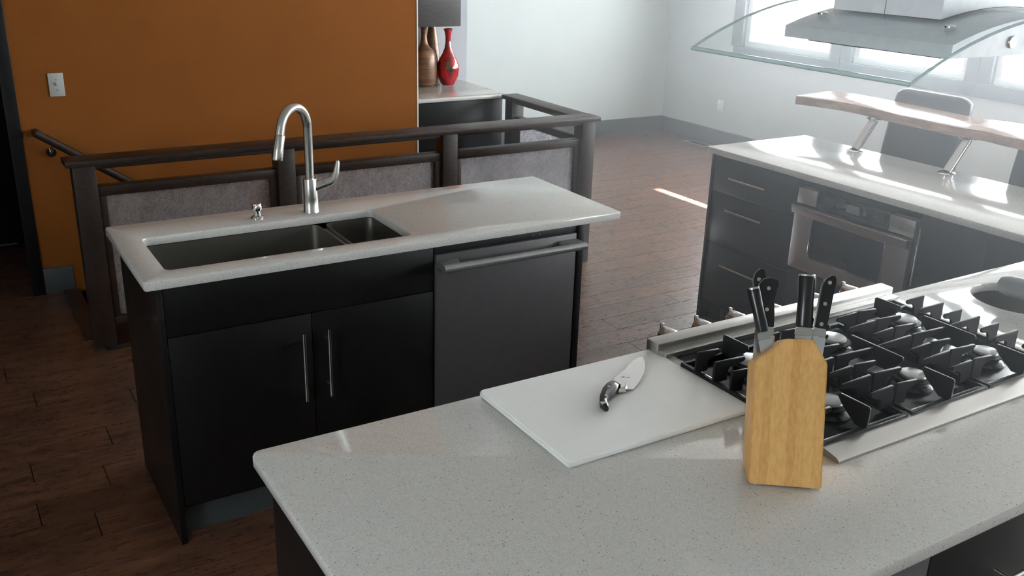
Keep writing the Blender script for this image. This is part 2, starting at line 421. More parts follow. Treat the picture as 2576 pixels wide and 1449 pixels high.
WA, WB, WC, WD = -.3, .8, 1.05, 2.0
bm = BM(); box(bm, WX-.15, SY, -.16, WX, WA, HZ); box(bm, WX-.15, WB, -.16, WX, OY, HZ); box(bm, WX-.15, WA, -.16, WX, WB, WC); box(bm, WX-.15, WA, WD, WX, WB, HZ)
struct('wall_west', bm, 'grey_wall', 'pale grey wall to the left of the viewer')
bm = BM(); e = .05
box(bm, WX-.1, WA, WC, WX-.04, WB, WC+e, .004); box(bm, WX-.1, WA, WD-e, WX-.04, WB, WD, .004); box(bm, WX-.1, WA, WC+e, WX-.04, WA+e, WD-e, .004); box(bm, WX-.1, WB-e, WC+e, WX-.04, WB, WD-e, .004)
wo = struct('window_9', bm, 'vinyl_white', 'window in the wall to the left of the viewer')
obj('pane', B(WX-.075, WA+e, WC+e, WX-.07, WB-e, WD-e), 'window_glass', wo)
portal('window_portal', (WX-.16, (WA+WB)/2, (WC+WD)/2), (0, R(-90), 0), WD-WC, WB-WA)
struct('ceiling', B(WX-.15, SY-.15, HZ, EX+T, NY+.15, HZ+.1), 'ceiling_white', 'white flat ceiling')
# hall behind the dark doorway
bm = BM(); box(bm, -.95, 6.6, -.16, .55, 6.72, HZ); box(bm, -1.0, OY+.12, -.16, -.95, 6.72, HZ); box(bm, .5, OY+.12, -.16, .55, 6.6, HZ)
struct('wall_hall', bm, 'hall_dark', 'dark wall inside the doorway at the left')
bm = BM(); box(bm, .335, OY-.018, 0, .398, OY-.001, 2.14, .003); box(bm, -.61, OY-.018, 0, -.55, OY-.001, 2.14, .003); box(bm, -.61, OY-.018, 2.08, .398, OY-.001, 2.14, .003)
dr = struct('door_1', bm, 'espresso', 'dark stained door casing at the left edge')
bm = BM(); box(bm, .355, OY-.001, 0, .394, OY+.13, 2.08); box(bm, -.549, OY-.001, 0, -.51, OY+.13, 2.08)
obj('jamb', bm, 'espresso', dr)
dr = struct('door_2', B(-.6, 6.34, .02, .40, 6.38, 2.05, .004), 'espresso', 'closed dark door at the end of the hall')
obj('door_frame', (lambda b: (box(b, .40, 6.335, 0, .498, 6.40, 2.1), box(b, -.7, 6.335, 0, -.6, 6.40, 2.1), box(b, -.7, 6.335, 2.05, .498, 6.40, 2.1), b)[-1])(BM()), 'espresso', dr)
obj('threshold', B(-.6, 6.325, 0.0, .36, 6.36, .012, .002), 'steel_satin', dr, 'pale metal threshold strip')
# baseboards
struct('baseboard_north', B(3.356, NY-.018, 0, EX-.02, NY-.001, .155, .003), 'baseboard_grey', 'dark grey baseboard along the far wall')
struct('baseboard_east', B(EX-.019, SY+.01, 0, EX-.001, NY-.001, .155, .003), 'baseboard_grey', 'dark grey baseboard under the windows')
struct('baseboard_stair', B(.399, OY-.016, 0, .545, OY-.001, .142, .003), 'baseboard_grey', 'short dark grey baseboard under the light switch')
# stairwell
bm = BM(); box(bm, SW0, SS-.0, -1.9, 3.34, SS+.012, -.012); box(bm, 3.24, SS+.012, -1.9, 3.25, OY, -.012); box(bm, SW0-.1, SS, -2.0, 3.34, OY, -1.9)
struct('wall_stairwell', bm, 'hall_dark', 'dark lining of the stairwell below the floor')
st = thing('staircase', 'dark wooden stairs going down beside the orange wall', 'stairs', (SW0, 4.9, 0))
for i in range(9):
    x0 = SW0 + .002 + .265*i; z = -.19*(i+1)
    obj('tread', B(x0+.004, SS+.02, z-.035, x0+.285, OY-.006, z, .004), 'rail_wood', st)
    obj('riser', B(x0-.012+.014, SS+.02, z+.001, x0+.003+.014, OY-.006, z+.155 if i else -.02), 'rail_wood', st)
obj('nosing', B(SW0-.07, SS+.1, .0005, SW0+.012, OY-.02, .012, .003), 'rail_wood', st)

# outside: porch roof and pale ground
struct('ground_outside', B(EX+T+.01, -25, -.5, 40, 35, -.35), 'snowy_concrete', 'bright pale ground outside the windows')

# ------------------------------------------------------------------ sink island
Z = .915; ZB = .885
bx0, bx1, by0, by1 = .487, 2.022, 2.745, 3.30
c = thing('sink_cabinet', 'black-brown base cabinet with two doors under the sink', 'cabinet', (1.0, 3.0, 0))
bm = BM(); box(bm, bx0, by0-.004, 0, bx0+.02, by1, ZB-.001, .0015); obj('side_panel', bm, 'espresso', c)
obj('back_panel', B(bx0+.02, by1-.018, .001, bx1-.035, by1, ZB-.001), 'espresso', c)
obj('carcass', (lambda b: (box(b, bx0+.021, by0+.02, .12, 1.395, by1-.02, .14), box(b, bx0+.021, by0+.022, .14, bx0+.04, by1-.02, .60), box(b, 1.378, by0+.022, .14, 1.396, by1-.02, .88), box(b, bx0+.021, by0+.02, .86, 1.395, by0+.04, ZB-.001), b)[-1])(BM()), 'espresso', c)
obj('false_front', B(bx0+.022, by0, .722, 1.396, by0+.019, .88, .0015), 'espresso', c)
for x0, x1, hx in ((bx0+.022, .9555, .918), (.9585, 1.396, 1.003)):
    d = obj('door', B(x0, by0, .136, x1, by0+.019, .719, .0015), 'espresso', c)
    hb = BM(); tube(hb, [(hx, by0-.032, .427), (hx, by0-.032, .667)], .006, 14)
    for z in (.465, .629): tube(hb, [(hx, by0-.03, z), (hx, by0+.002, z)], .0045, 10)
    subpart('handle', hb, 'steel', d, 'brushed steel bar handle')
obj('toe_kick', B(bx0+.02, by0+.062, .0, bx1-.02, by0+.078, .118), 'baseboard_grey', c, 'grey toe kick')
obj('end_panel', B(1.998, by0-.004, 0, bx1, by1, ZB-.001, .0015), 'espresso', c)
# dishwasher
c = thing('dishwasher', 'charcoal dishwasher with a full-width towel-bar handle', 'dishwasher', (1.70, 3.0, 0))
obj('tub', B(1.402, by0+.03, .121, 1.993, by1-.03, .84), 'plastic_dark', c)
obj('control_strip', B(1.402, by0+.004, .853, 1.993, by0+.05, .878, .002), 'plastic_dark', c)
for x in (1.80, 1.826): obj('indicator', B(x, by0+.0025, .862, x+.004, by0+.0042, .867), 'grey_mark', c)
obj('door', B(1.404, by0-.008, .13, 1.986, by0+.029, .8515, .003), 'graphite', c)
hb = BM(); tube(hb, [(1.403, by0-.062, .818), (1.99, by0-.062, .818)], .0145, 20); obj('handle', hb, 'handle_graphite', c, 'satin grey tubular handle')
for xa, xb in ((1.406, 1.47), (1.985, 1.921)):
    s = 1 if xb > xa else -1; bm = BM()
    poly = [(xa, by0-.0085), (xa, by0-.060), (xa+s*.055, by0-.060)] + [(xa + s*(.060+.02*math.sin(R(a))), by0-.052+.0435*(a/90)) for a in (0, 22, 45, 67, 90)]
    prism(bm, poly, 'z', .806, .832, .002, 1); obj('bracket', bm, 'handle_graphite', c)
# countertop with the sink cut-out
cut = rrect(.536, 2.803, 1.346, 3.151, .022, 5)
co = obj('countertop', slab(rrect(.455, 2.719, 2.175, 3.335, .012, 3), [cut], ZB, Z, .005), 'quartz')
tag(co, 'speckled white quartz countertop with a sink cut into it', 'countertop')
# double-bowl sink
c = thing('sink', 'stainless double-bowl undermount sink below the white countertop', 'sink', (.94, 2.98, .66))
def bowl(x0, y0, x1, y1, zt, zb):
    bm = BM(); rings = []
    ins = [(0, zt), (.004, zb+.06), (.012, zb+.02), (.034, zb+.003)]
    for d, z in reversed(ins): rings.append([(*p, z) for p in rrect(x0+d, y0+d, x1-d, y1-d, .03, 5)])
    for d, z in ((-.0016, zt), (-.0016, zb+.02), (.03, zb)): rings.append([(*p, z) for p in rrect(x0+d, y0+d, x1-d, y1-d, .03, 5)])
    ring_loft(bm, rings); return bm
b1 = obj('bowl', bowl(.530, 2.797, 1.137, 3.157, .883, .66), 'steel_sink', c); b2 = obj('bowl', bowl(1.166, 2.797, 1.352, 3.157, .883, .70), 'steel_sink', c)
obj('divider', B(1.1388, 2.82, .846, 1.1642, 3.134, .872, .004), 'steel_satin', c)
obj('drain', lathe(BM(), [(.044, .6632), (.044, .666), (.034, .667), (.03, .6645), (.001, .664)], (.83, 3.0, 0)), 'chrome', c)
obj('drain', lathe(BM(), [(.044, .7032), (.044, .706), (.034, .707), (.03, .7045), (.001, .704)], (1.26, 3.0, 0)), 'chrome', c)
# faucet
c = thing('kitchen_faucet', 'brushed steel gooseneck pull-down faucet behind the sink', 'faucet', (1.139, 3.213, Z))
fx, fy = 1.139, 3.213
obj('body', lathe(BM(), [(.0285, Z+.0004), (.0285, Z+.003), (.0265, Z+.006), (.0258, Z+.05), (.0245, 1.036), (.0235, 1.039), (.001, 1.039)], (fx, fy, 0), 36), 'steel', c)
dv = Vector((-.80, -.60, 0)); rad = .082; pts = []
zc = 1.222
pts.append(Vector((fx, fy, 1.036)))
for k in range(6): pts.append(Vector((fx, fy, 1.06 + (zc-1.06)*k/5)))
for k in range(1, 17):
    a = R(180*k/16*.945); pts.append(Vector((fx, fy, zc)) + dv*(rad*(1-math.cos(a))) + Vector((0, 0, rad*math.sin(a))))
d_end = (pts[-1]-pts[-2]).normalized()
pts.append(pts[-1] + d_end*.012)
obj('neck', tube(BM(), pts, .0158, 22), 'steel', c)
hp = pts[-1]
obj('spray_head', tube(BM(), [hp + d_end*.001, hp + d_end*.004, hp + d_end*.082, hp + d_end*.086], [.0158, .0172, .0186, .0172], 22), 'steel', c)
hub0 = Vector((fx, fy, 1.0)); hd = Vector((.94, -.1, .28)).normalized()
obj('handle_hub', tube(BM(), [hub0 + hd*.012, hub0 + hd*.052], [.0205, .0185], 18), 'steel', c)
pA = hub0 + hd*.053
lv = obj('lever', tube(BM(), [pA, pA + Vector((.022, -.002, .007)), pA + Vector((.036, -.004, .018)), pA + Vector((.046, -.005, .042)), pA + Vector((.052, -.005, .072)), pA + Vector((.053, -.005, .082))], [.0183, .018, .0155, .0115, .0085, .005], 14), 'steel', c, 'curved lever')
# soap dispenser
c = thing('soap_dispenser', 'small chrome soap dispenser pump beside the sink', 'soap dispenser', (.942, 3.216, Z))
obj('base', lathe(BM(), [(.0235, Z+.0004), (.0235, Z+.004), (.019, Z+.008), (.012, Z+.011), (.011, Z+.02), (.001, Z+.02)], (.942, 3.216, 0)), 'chrome', c)
obj('pump', lathe(BM(), [(.0105, Z+.0205), (.0105, Z+.027), (.0165, Z+.030), (.0165, Z+.05), (.015, Z+.054), (.001, Z+.054)], (.942, 3.216, 0)), 'chrome', c)
obj('nozzle', tube(BM(), [(.936, 3.206, Z+.045), (.925, 3.19, Z+.046), (.92, 3.182, Z+.042)], [.006, .0055, .004], 12), 'chrome', c)

# ------------------------------------------------------------------ stair railing
c = thing('stair_railing', 'dark wood railing with translucent fibre panels around the stairwell', 'railing', (1.9, 4.52, 0))
RY0, RY1 = 4.476, 4.566; HR = .896
posts = [(.508, .603), (1.428, 1.516), (2.335, 2.424), (3.251, 3.341)]
for a, b in posts: obj('post', B(a, RY0, 0.0, b, RY1, HR-.028, .002), 'rail_wood', c)
obj('cap_rail', B(.48, RY0-.022, HR-.027, 3.362, RY1+.022, HR, .003), 'rail_wood', c)
for (a0, a1), (b0, b1) in zip(posts, posts[1:]):
    x0, x1 = a1+.0005, b0-.0005; y0, y1 = RY0+.02, RY1-.02
    obj('top_rail', B(x0, y0-.008, .848, x1, y1+.008, HR-.0275, .0015), 'rail_wood', c)
    obj('middle_rail', B(x0, y0-.004, .722, x1, y1+.004, .766, .0015), 'rail_wood', c)
    obj('bottom_rail', B(x0, y0-.004, .10, x1, y1+.004, .138, .0015), 'rail_wood', c)
    for s0, s1 in ((x0, x0+.034), (x1-.036, x1)): obj('stile', B(s0, y0, .1385, s1, y1, .7215, .001), 'rail_wood', c)
    obj('panel', B(x0+.0345, RY0+.04, .1385, x1-.0365, RY0+.05, .7215), 'resin', c, 'translucent resin panel with silky fibres')
qx0, qx1 = 3.256, 3.336
obj('post', B(3.246, 5.262, 0, 3.336, 5.348, HR-.028, .002), 'rail_wood', c)
obj('cap_rail', B(3.23, RY1+.0225, HR-.027, 3.352, 5.372, HR, .003), 'rail_wood', c)
y0, y1 = RY1+.0005, 5.2615
obj('top_rail', B(qx0+.012, y0, .848, qx1-.012, y1, HR-.0275, .0015), 'rail_wood', c)
obj('middle_rail', B(qx0+.016, y0, .722, qx1-.016, y1, .766, .0015), 'rail_wood', c)
obj('bottom_rail', B(qx0+.016, y0, .10, qx1-.016, y1, .138, .0015), 'rail_wood', c)
for s0, s1 in ((y0, y0+.034), (y1-.036, y1)): obj('stile', B(qx0+.02, s0, .1385, qx1-.02, s1, .7215, .001), 'rail_wood', c)
obj('panel', B(3.291, y0+.0345, .1385, 3.301, y1-.0365, .7215), 'resin', c, 'translucent resin panel with silky fibres')
# wall handrail
c = thing('stair_handrail', 'round dark wood handrail sloping down the orange wall', 'handrail', (.5, 5.28, .8))
dirv = Vector((.8167, 0, -.577)); p0 = Vector((.452, 5.275, .878))
obj('rail', tube(BM(), [p0, p0 + dirv*2.6], .021, 18), 'rail_wood', c)
obj('wall_return', tube(BM(), [p0 + Vector((.012, .018, -.012)), (.462, OY-.001, .866)], .0195, 16), 'rail_wood', c)
for s in (.085, 1.2):
    q = p0 + dirv*s
    bm = BM(); tube(bm, [q + Vector((0, 0, -.02)), q + Vector((0, .012, -.045)), (q.x, OY-.004, q.z-.07)], .006, 10); lathe(bm, [(.024, OY-.006), (.024, OY-.001)], (q.x, 0, q.z-.07), 20, 'Y')
    obj('bracket', bm, 'chrome', c, 'shiny metal bracket')
# light switch on orange wall, outlet on the window wall
c = thing('light_switch', 'white toggle light switch plate on the orange wall', 'light switch', (.588, OY, 1.098))
obj('plate', B(.552, OY-.007, 1.041, .624, OY-.0005, 1.157, .0025), 'switch_plastic_shaded', c)
obj('toggle', prism(BM(), [(OY-.0065, 1.092), (OY-.018, 1.104), (OY-.018, 1.109), (OY-.0065, 1.112)], 'x', .5835, .5925, .0008, 1), 'switch_plastic_shaded', c)
for z in (1.073, 1.125): obj('screw', lathe(BM(), [(.0035, OY-.008), (.003, OY-.0065)], (.588, 0, z), 12, 'Y'), 'grey_mark', c)
c = thing('wall_outlet', 'white wall outlet plate below the windows', 'outlet', (EX, 6.785, .378))
obj('plate', B(EX-.007, 6.748, .318, EX-.0005, 6.822, .440, .0025), 'plastic_white', c)
for z in (.352, .405): obj('socket', B(EX-.0085, 6.769, z-.016, EX-.0065, 6.801, z+.016, .0008), 'plastic_white', c)
# floor register
c = thing('floor_vent', 'thin metal floor register by the window wall baseboard', 'vent', (6.42, 6.95, 0))
bm = BM(); 
for q in ((6.37, 6.78, 6.385, 7.08), (6.475, 6.78, 6.49, 7.08), (6.385, 6.78, 6.475, 6.795), (6.385, 7.065, 6.475, 7.08)): box(bm, q[0], q[1], .0003, q[2], q[3], .006, .001, 1)
obj('frame', bm, 'steel_satin', c)
for i in range(9): obj('slat', B(6.3855, 6.802+.029*i, .0003, 6.4745, 6.812+.029*i, .004), 'plastic_dark', c)

# ------------------------------------------------------------------ niche counter, wall cabinet and vases
c = thing('niche_cabinet', 'tall dark base cabinet under the white niche counter', 'cabinet', (2.95, 5.75, 0))
obj('body', B(2.619, 5.44, .0, 3.268, 6.07, .864), 'espresso', c)
obj('front_panel', B(2.619, 5.42, .0, 3.268, 5.439, .864, .0015), 'espresso', c)
co = obj('niche_countertop', slab(rrect(2.617, 5.392, 3.285, 6.072, .006, 3), [], .866, HR, .011), 'quartz'); tag(co, 'glossy white quartz counter carrying the vases', 'countertop')
c = thing('wall_cabinet', 'dark grained wall cabinet hanging above the vases', 'cabinet', (2.9, 5.92, 1.294))
obj('body', B(2.62, 5.772, 1.294, 3.131, 6.073, 2.1, .001), 'charcoal_wood', c)
obj('door', B(2.622, 5.752, 1.2945, 3.130, 5.771, 2.1, .0015), 'charcoal_wood', c)
def vase(name, label, x, y, prof, mat, group='vases on the niche counter'):
    o = obj(name, lathe(BM(), prof, (0, 0, 0), 40), mat); o.location = (x, y, HR+.0006); tag(o, label, 'vase', group); return o
vase('bottle_vase', 'brown banded bottle vase with narrow neck, beside the orange wall', 2.93, 5.90,
     [(.001, 0), (.07, 0), (.08, .012), (.086, .05), (.088, .12), (.086, .17), (.078, .205), (.062, .235), (.036, .258), (.024, .285), (.020, .32), (.019, .36), (.023, .384), (.018, .386), (.014, .36), (.001, .30)], 'bronze_vase')
vase('cone_vase', 'tall brown tapering vase partly hidden behind the bottle vase', 3.046, 6.008,
     [(.001, 0), (.052, 0), (.058, .02), (.062, .06), (.061, .11), (.053, .2), (.041, .28), (.028, .36), (.024, .388), (.02, .388), (.018, .35), (.001, .3)], 'bronze_vase')
vase('glass_vase', 'red glass teardrop vase with a flared slender neck', 3.097, 5.87,
     [(.001, 0), (.04, 0), (.05, .01), (.071, .06), (.0775, .1), (.074, .135), (.058, .175), (.038, .21), (.024, .245), (.018, .285), (.0185, .325), (.026, .358), (.034, .372), (.030, .373), (.014, .325), (.001, .28)], 'red_glass')

# ------------------------------------------------------------------ near island with the cooktop
nx0, ny0, ny1 = .438, .79, 1.655
cx0, cx1, cyf, cyr = 1.444, 2.296, 1.078, 1.655     # cooktop footprint
out = [(nx0+.012, ny0), (4.01, ny0), (4.01, ny1), (cx1+.001, ny1), (cx1+.001, cyf-.002), (cx0-.001, cyf-.002), (cx0-.001, ny1)]
r_ = .02
out += [(nx0+r_-r_*math.sin(R(a)), ny1-r_+r_*math.cos(R(a))) for a in (0, 22, 45, 68, 90)] + [(nx0, ny0+.012)]
PSX, PSY, PSR = 2.678, 1.446, .134
hole = [(PSX+PSR*math.cos(2*math.pi*k/40), PSY+PSR*math.sin(2*math.pi*k/40)) for k in range(40)]
co = obj('island_countertop', slab(out, [hole], ZB, Z, .006), 'quartz'); tag(co, 'near white speckled quartz countertop with cooktop and round sink hole', 'countertop')
c = thing('island_cabinet', 'dark base cabinet under the nearest countertop', 'cabinet', (2.0, 1.2, 0))
bm = BM(); box(bm, .47, .82, 0, .49, 1.632, ZB-.001, .0015); obj('side_panel', bm, 'espresso', c)
bm = BM(); box(bm, .492, .84, .1, 1.42, 1.61, ZB-.002); box(bm, 1.42, .84, .1, 2.32, 1.61, .70); box(bm, 2.32, .84, .1, 2.50, 1.61, ZB-.002); box(bm, 2.5, .84, .1, 2.86, 1.61, .66); box(bm, 2.86, .84, .1, 3.33, 1.61, ZB-.002); box(bm, .53, .89, 0, 3.28, 1.57, .1)
obj('carcass', bm, 'espresso', c)
for i, (a, b) in enumerate(((.494, 1.42), (1.424, 2.36), (2.364, 3.32))):
    for z0, z1 in ((.70, .878), (.12, .696)):
        d = obj('drawer_front', B(a, .82, z0, b, .839, z1, .0015), 'espresso', c)
        hb = BM(); zh = .737 if z1 > .8 else .60; hx0 = a+.19; hx1 = b-.19
        tube(hb, [(hx0, .788, zh), (hx1, .788, zh)], .006, 12)
        for x in (hx0+.04, hx1-.04): tube(hb, [(x, .788, zh), (x, .822, zh)], .0045, 10)
        subpart('handle', hb, 'steel', d, 'brushed steel bar handle')
for i, (a, b) in enumerate(((.494, 1.42), (2.32, 3.32))): obj('rear_door', B(a, 1.6115, .12, b, 1.63, .878, .0015), 'espresso', c)
# prep sink + faucet
c = thing('prep_sink', 'small round steel prep sink right of the cooktop', 'sink', (PSX, PSY, .68))
obj('bowl', lathe(BM(), [(.001, .70), (.10, .70), (.128, .716), (.139, .75), (.139, .884), (.141, .884), (.141, .745), (.128, .705), (.001, .69)], (PSX, PSY, 0), 44), 'steel_sink', c)
obj('drain', lathe(BM(), [(.042, .7005), (.042, .703), (.03, .704), (.001, .702)], (PSX, PSY, 0)), 'chrome', c)
c = thing('prep_faucet', 'stout grey faucet spout over the round prep sink', 'faucet', (2.64, 1.10, Z))
obj('body', lathe(BM(), [(.034, Z+.0004), (.034, Z+.006), (.028, Z+.012), (.027, .985), (.001, .987)], (2.66, 1.12, 0)), 'steel_sink', c)
obj('spout', tube(BM(), [(2.66, 1.10, .975), (2.656, 1.14, .975), (2.622, 1.40, .965), (2.616, 1.455, .962), (2.614, 1.476, .961), (2.613, 1.486, .961)], [.02, .027, .031, .031, .024, .006], 20), 'faucet_grey', c)
obj('lever', tube(BM(), [(2.66, 1.10, .988), (2.67, 1.06, 1.0), (2.69, 1.0, 1.02)], [.012, .008, .006], 12), 'steel', c)
# cutting board + knife
cb = obj('cutting_board', (lambda b: (prism(b, rrect(.951, 1.296, 1.4415, 1.650, .01, 4), 'z', Z+.0006, Z+.0146, .003, 2), b)[-1])(BM()), 'poly_white'); tag(cb, 'thick white plastic cutting board on the near countertop', 'cutting board')
ZK = Z+.0146
c = thing('chef_knife', 'broad-bladed knife with black handle lying on the cutting board', 'knife', (1.24, 1.51, ZK))
bl = [(1.248, 1.546), (1.274, 1.559), (1.3, 1.571), (1.327, 1.59), (1.35, 1.603), (1.37, 1.609), (1.382, 1.607), (1.372, 1.589), (1.357, 1.566), (1.328, 1.536), (1.304, 1.516), (1.279, 1.498), (1.253, 1.481), (1.238, 1.489), (1.236, 1.515)]
obj('blade', prism(BM(), bl, 'z', ZK+.004, ZK+.0066, .0004, 1), 'blade_steel', c)
ht = [(1.226, 1.527), (1.205, 1.519), (1.184, 1.505), (1.161, 1.483), (1.144, 1.461), (1.135, 1.447), (1.134, 1.428), (1.142, 1.424), (1.15, 1.434), (1.155, 1.446), (1.162, 1.456), (1.177, 1.464), (1.197, 1.472), (1.213, 1.485), (1.228, 1.499)]
hb = BM()
cz = ZK+.0095
rings = []
for d, z in ((.006, ZK+.0004), (.0015, ZK+.004), (0, cz), (.0015, ZK+.0155), (.006, ZK+.019)): rings.append([(*p, z) for p in inset(ht, d if area2(ht) > 0 else -d)])
ring_loft(hb, rings); obj('handle', hb, 'black_handle', c)
bo = [(1.2265, 1.526), (1.247, 1.5425), (1.243, 1.518), (1.243, 1.49), (1.232, 1.481), (1.216, 1.486), (1.2285, 1.4995)]
hb = BM(); ring_loft(hb, [[(*p, z) for p in inset(bo, d if area2(bo) > 0 else -d)] for d, z in ((.003, ZK+.0006), (0, ZK+.004), (0, ZK+.011), (.003, ZK+.0155))]); obj('bolster', hb, 'chrome', c)
for p in ((1.196, 1.496), (1.164, 1.464)): obj('rivet', lathe(BM(), [(.0036, ZK+.018), (.0036, ZK+.0198), (.001, ZK+.02)], (*p, 0), 14), 'steel', c)
obj('end_cap', prism(BM(), [(1.1365, 1.4475), (1.1355, 1.4385), (1.1445, 1.4345), (1.1465, 1.441)], 'z', ZK+.0145, ZK+.0194, .0005, 1), 'steel', c)
for i, (dx, dy, l, a) in enumerate(((0, 0, .010, -40), (.003, .001, .006, 30), (.008, -.006, .007, -45), (.012, -.009, .004, 20))):
    bm = B(-l/2, -.0007, 0, l/2, .0007, .0002); bmesh.ops.rotate(bm, verts=bm.verts, cent=(0, 0, 0), matrix=Matrix.Rotation(R(a), 3, 'Z')); bmesh.ops.translate(bm, verts=bm.verts, vec=(1.270+dx, 1.541+dy, ZK+.0067))
    obj('etched_mark', bm, 'dark_mark', c)
# gas cooktop
c = thing('gas_cooktop', 'stainless six-burner gas cooktop with black cast-iron grates', 'cooktop', (1.87, 1.36, Z))
obj('body', B(cx0+.004, cyf+.004, .79, cx1-.004, 1.63, .916), 'steel_satin', c)
obj('burner_pan', B(cx0+.018, 1.118, .9165, cx1-.018, 1.586, .924, .002), 'black_enamel', c)
bm = BM(); prism(bm, [(1.055, .916), (1.055, .920), (1.062, .925), (1.112, .934), (1.117, .934), (1.117, .9165)], 'x', cx0-.008, cx1+.008); obj('front_trim', bm, 'steel_satin', c)
obj('side_trim', B(cx0-.006, 1.1175, .9155, cx0+.0175, 1.5865, .931, .002), 'steel_satin', c); obj('side_trim', B(cx1-.0175, 1.1175, .9155, cx1+.006, 1.5865, .931, .002), 'steel_satin', c)
obj('rear_step', B(cx0-.006, 1.587, .9165, cx1+.006, 1.612, .938, .0015), 'steel_satin', c)
obj('control_bar', B(cx0-.012, 1.6125, .80, cx1+.012, 1.657, .957, .004), 'steel_satin', c)
for x in (1.52, 1.635, 1.755, 1.89, 2.06, 2.20):
    k = obj('knob', lathe(BM(), [(.019, 1.6575), (.023, 1.661), (.021, 1.694), (.018, 1.698), (.001, 1.698)], (x, 0, .936), 24, 'Y'), 'steel', c)
    subpart('grip', B(x-.004, 1.6985, .916, x+.004, 1.708, .962, .0015), 'steel', k)
cols = (1.572, 1.852, 2.128); rows = (1.442, 1.205)
for X in cols:
    for Yb, sc in zip(rows, (1.0, .88)):
        b = obj('burner', lathe(BM(), [(.056*sc, .9242), (.056*sc, .930), (.047*sc, .936), (.040*sc, .938), (.040*sc, .946), (.001, .946)], (X, Yb, 0), 36), 'black_enamel', c)
        b2_ = obj('burner_ring', lathe(BM(), [(.046*sc, .9462), (.046*sc, .9495), (.036*sc, .951), (.001, .951)], (X, Yb, 0), 36), 'cast_iron', c)
        obj('burner_cap', lathe(BM(), [(.034*sc, .9512), (.036*sc, .955), (.034*sc, .9585), (.03*sc, .9595), (.001, .960)], (X, Yb, 0), 36), 'burner_grey', c)
GT, GB = .985, .9245
gy = [1.484, 1.424, 1.369, 1.316, 1.263, 1.211, 1.151]
reach = [.078, .10, .078, .14, .078, .10, .078]
def finger(xo, xi, y, t=.0032):
    s = 1 if xi > xo else -1; L = abs(xi-xo); a = min(.042, L*.5)
    poly = [(xo, GB+.008), (xo, GT-.003), (xo+s*.003, GT), (xi-s*.004, GT-.004), (xi, GT-.010), (xi-s*.006, GT-.016), (xo+s*(a+.006), GT-.020), (xo+s*a, GT-.028), (xo+s*a, GB+.008)]
    return prism(BM(), poly, 'y', y-t, y+t, .0008, 1)
def spine(X, ya, yb, tall, t=.0032):
    yo, yi = ya, yb; s = 1 if yi > yo else -1
    poly = [(yo, GB+.008), (yo, GT-.004), (yo+s*.004, GT), (yi-s*.004, GT), (yi, GT-.008), (yi-s*.012, GT-.022 if not tall else GB+.02), (yo+s*.03, GB+.008)]
    return prism(BM(), poly, 'x', X-t, X+t, .0008, 1)
for gi, X in enumerate(cols):
    g = obj('grate', (lambda b: (box(b, X-.134, 1.10, GB+.001, X-.125, 1.535, GB+.014, .001, 1), box(b, X+.125, 1.10, GB+.001, X+.134, 1.535, GB+.014, .001, 1), box(b, X-.125, 1.10, GB+.001, X+.125, 1.109, GB+.014, .001, 1), box(b, X-.125, 1.526, GB+.001, X+.125, 1.535, GB+.014, .001, 1), b)[-1])(BM()), 'cast_iron', c, 'black cast-iron grate')
    def sub(nm, bm): 
        o = obj(nm, bm, 'cast_iron'); o.parent = g
    for y, rch in zip(gy, reach):
        if rch > .13:
            sub('finger', finger(X-.135, X-.002, y)); sub('finger', finger(X+.135, X+.002, y))
        else:
            sub('finger', finger(X-.135, X-.135+rch-.004, y)); sub('finger', finger(X+.135, X+.135-rch+.004, y))
    sub('spine', spine(X, 1.536, 1.452, False)); sub('spine', spine(X, 1.101, 1.183, False)); 
    sub('spine', prism(BM(), [(1.386, GT), (1.238, GT), (1.234, GT-.008), (1.25, GT-.03), (1.27, GB+.012), (1.355, GB+.012), (1.374, GT-.03), (1.39, GT-.008)], 'x', X-.0032, X+.0032, .0008, 1))
# knife block
K0 = Vector((1.221, 1.084, Z+.003)); KD = Vector((.798, -.602, 0)).normalized(); KH = Vector((.602, .798, 0)).normalized()
KU = (KH*math.sin(R(20)) + Vector((0, 0, math.cos(R(20)))))
KM = Matrix((( KD.x, KH.x, 0, K0.x), (KD.y, KH.y, 0, K0.y), (0, 0, 1, K0.z), (0, 0, 0, 1)))
def kb(s, t, dpt): return (s, dpt + t*math.sin(R(20)), t*math.cos(R(20)))
face = [(-.002, 0), (.134, 0), (.131, .238), (.103, .280), (.052, .280), (-.004, .233)]
c = thing('knife_block', 'tall bamboo knife block with chamfered top corners on the near countertop', 'knife block', K0)
c.matrix_world = KM
def kobj(name, bm, mat, parent, label=None):
    o = obj(name, bm, mat); o.parent = parent
    if label: o['label'] = label
    return o
bm = BM(); ring_loft(bm, [[kb(s, t_, 0) for s, t_ in face], [kb(s, max(0, t_-(.036 if t_ > 0 else 0)), .085) for s, t_ in face]]); bmesh.ops.bevel(bm, geom=list(bm.edges), offset=.0025, segments=2, affect='EDGES')
kobj('block', bm, 'bamboo', c)
for s in (.012, .12):
    for d in (.012, .072): kobj('foot', lathe(BM(), [(.006, -.003), (.006, .001)], (s, d, 0), 14), 'plastic_white', c)
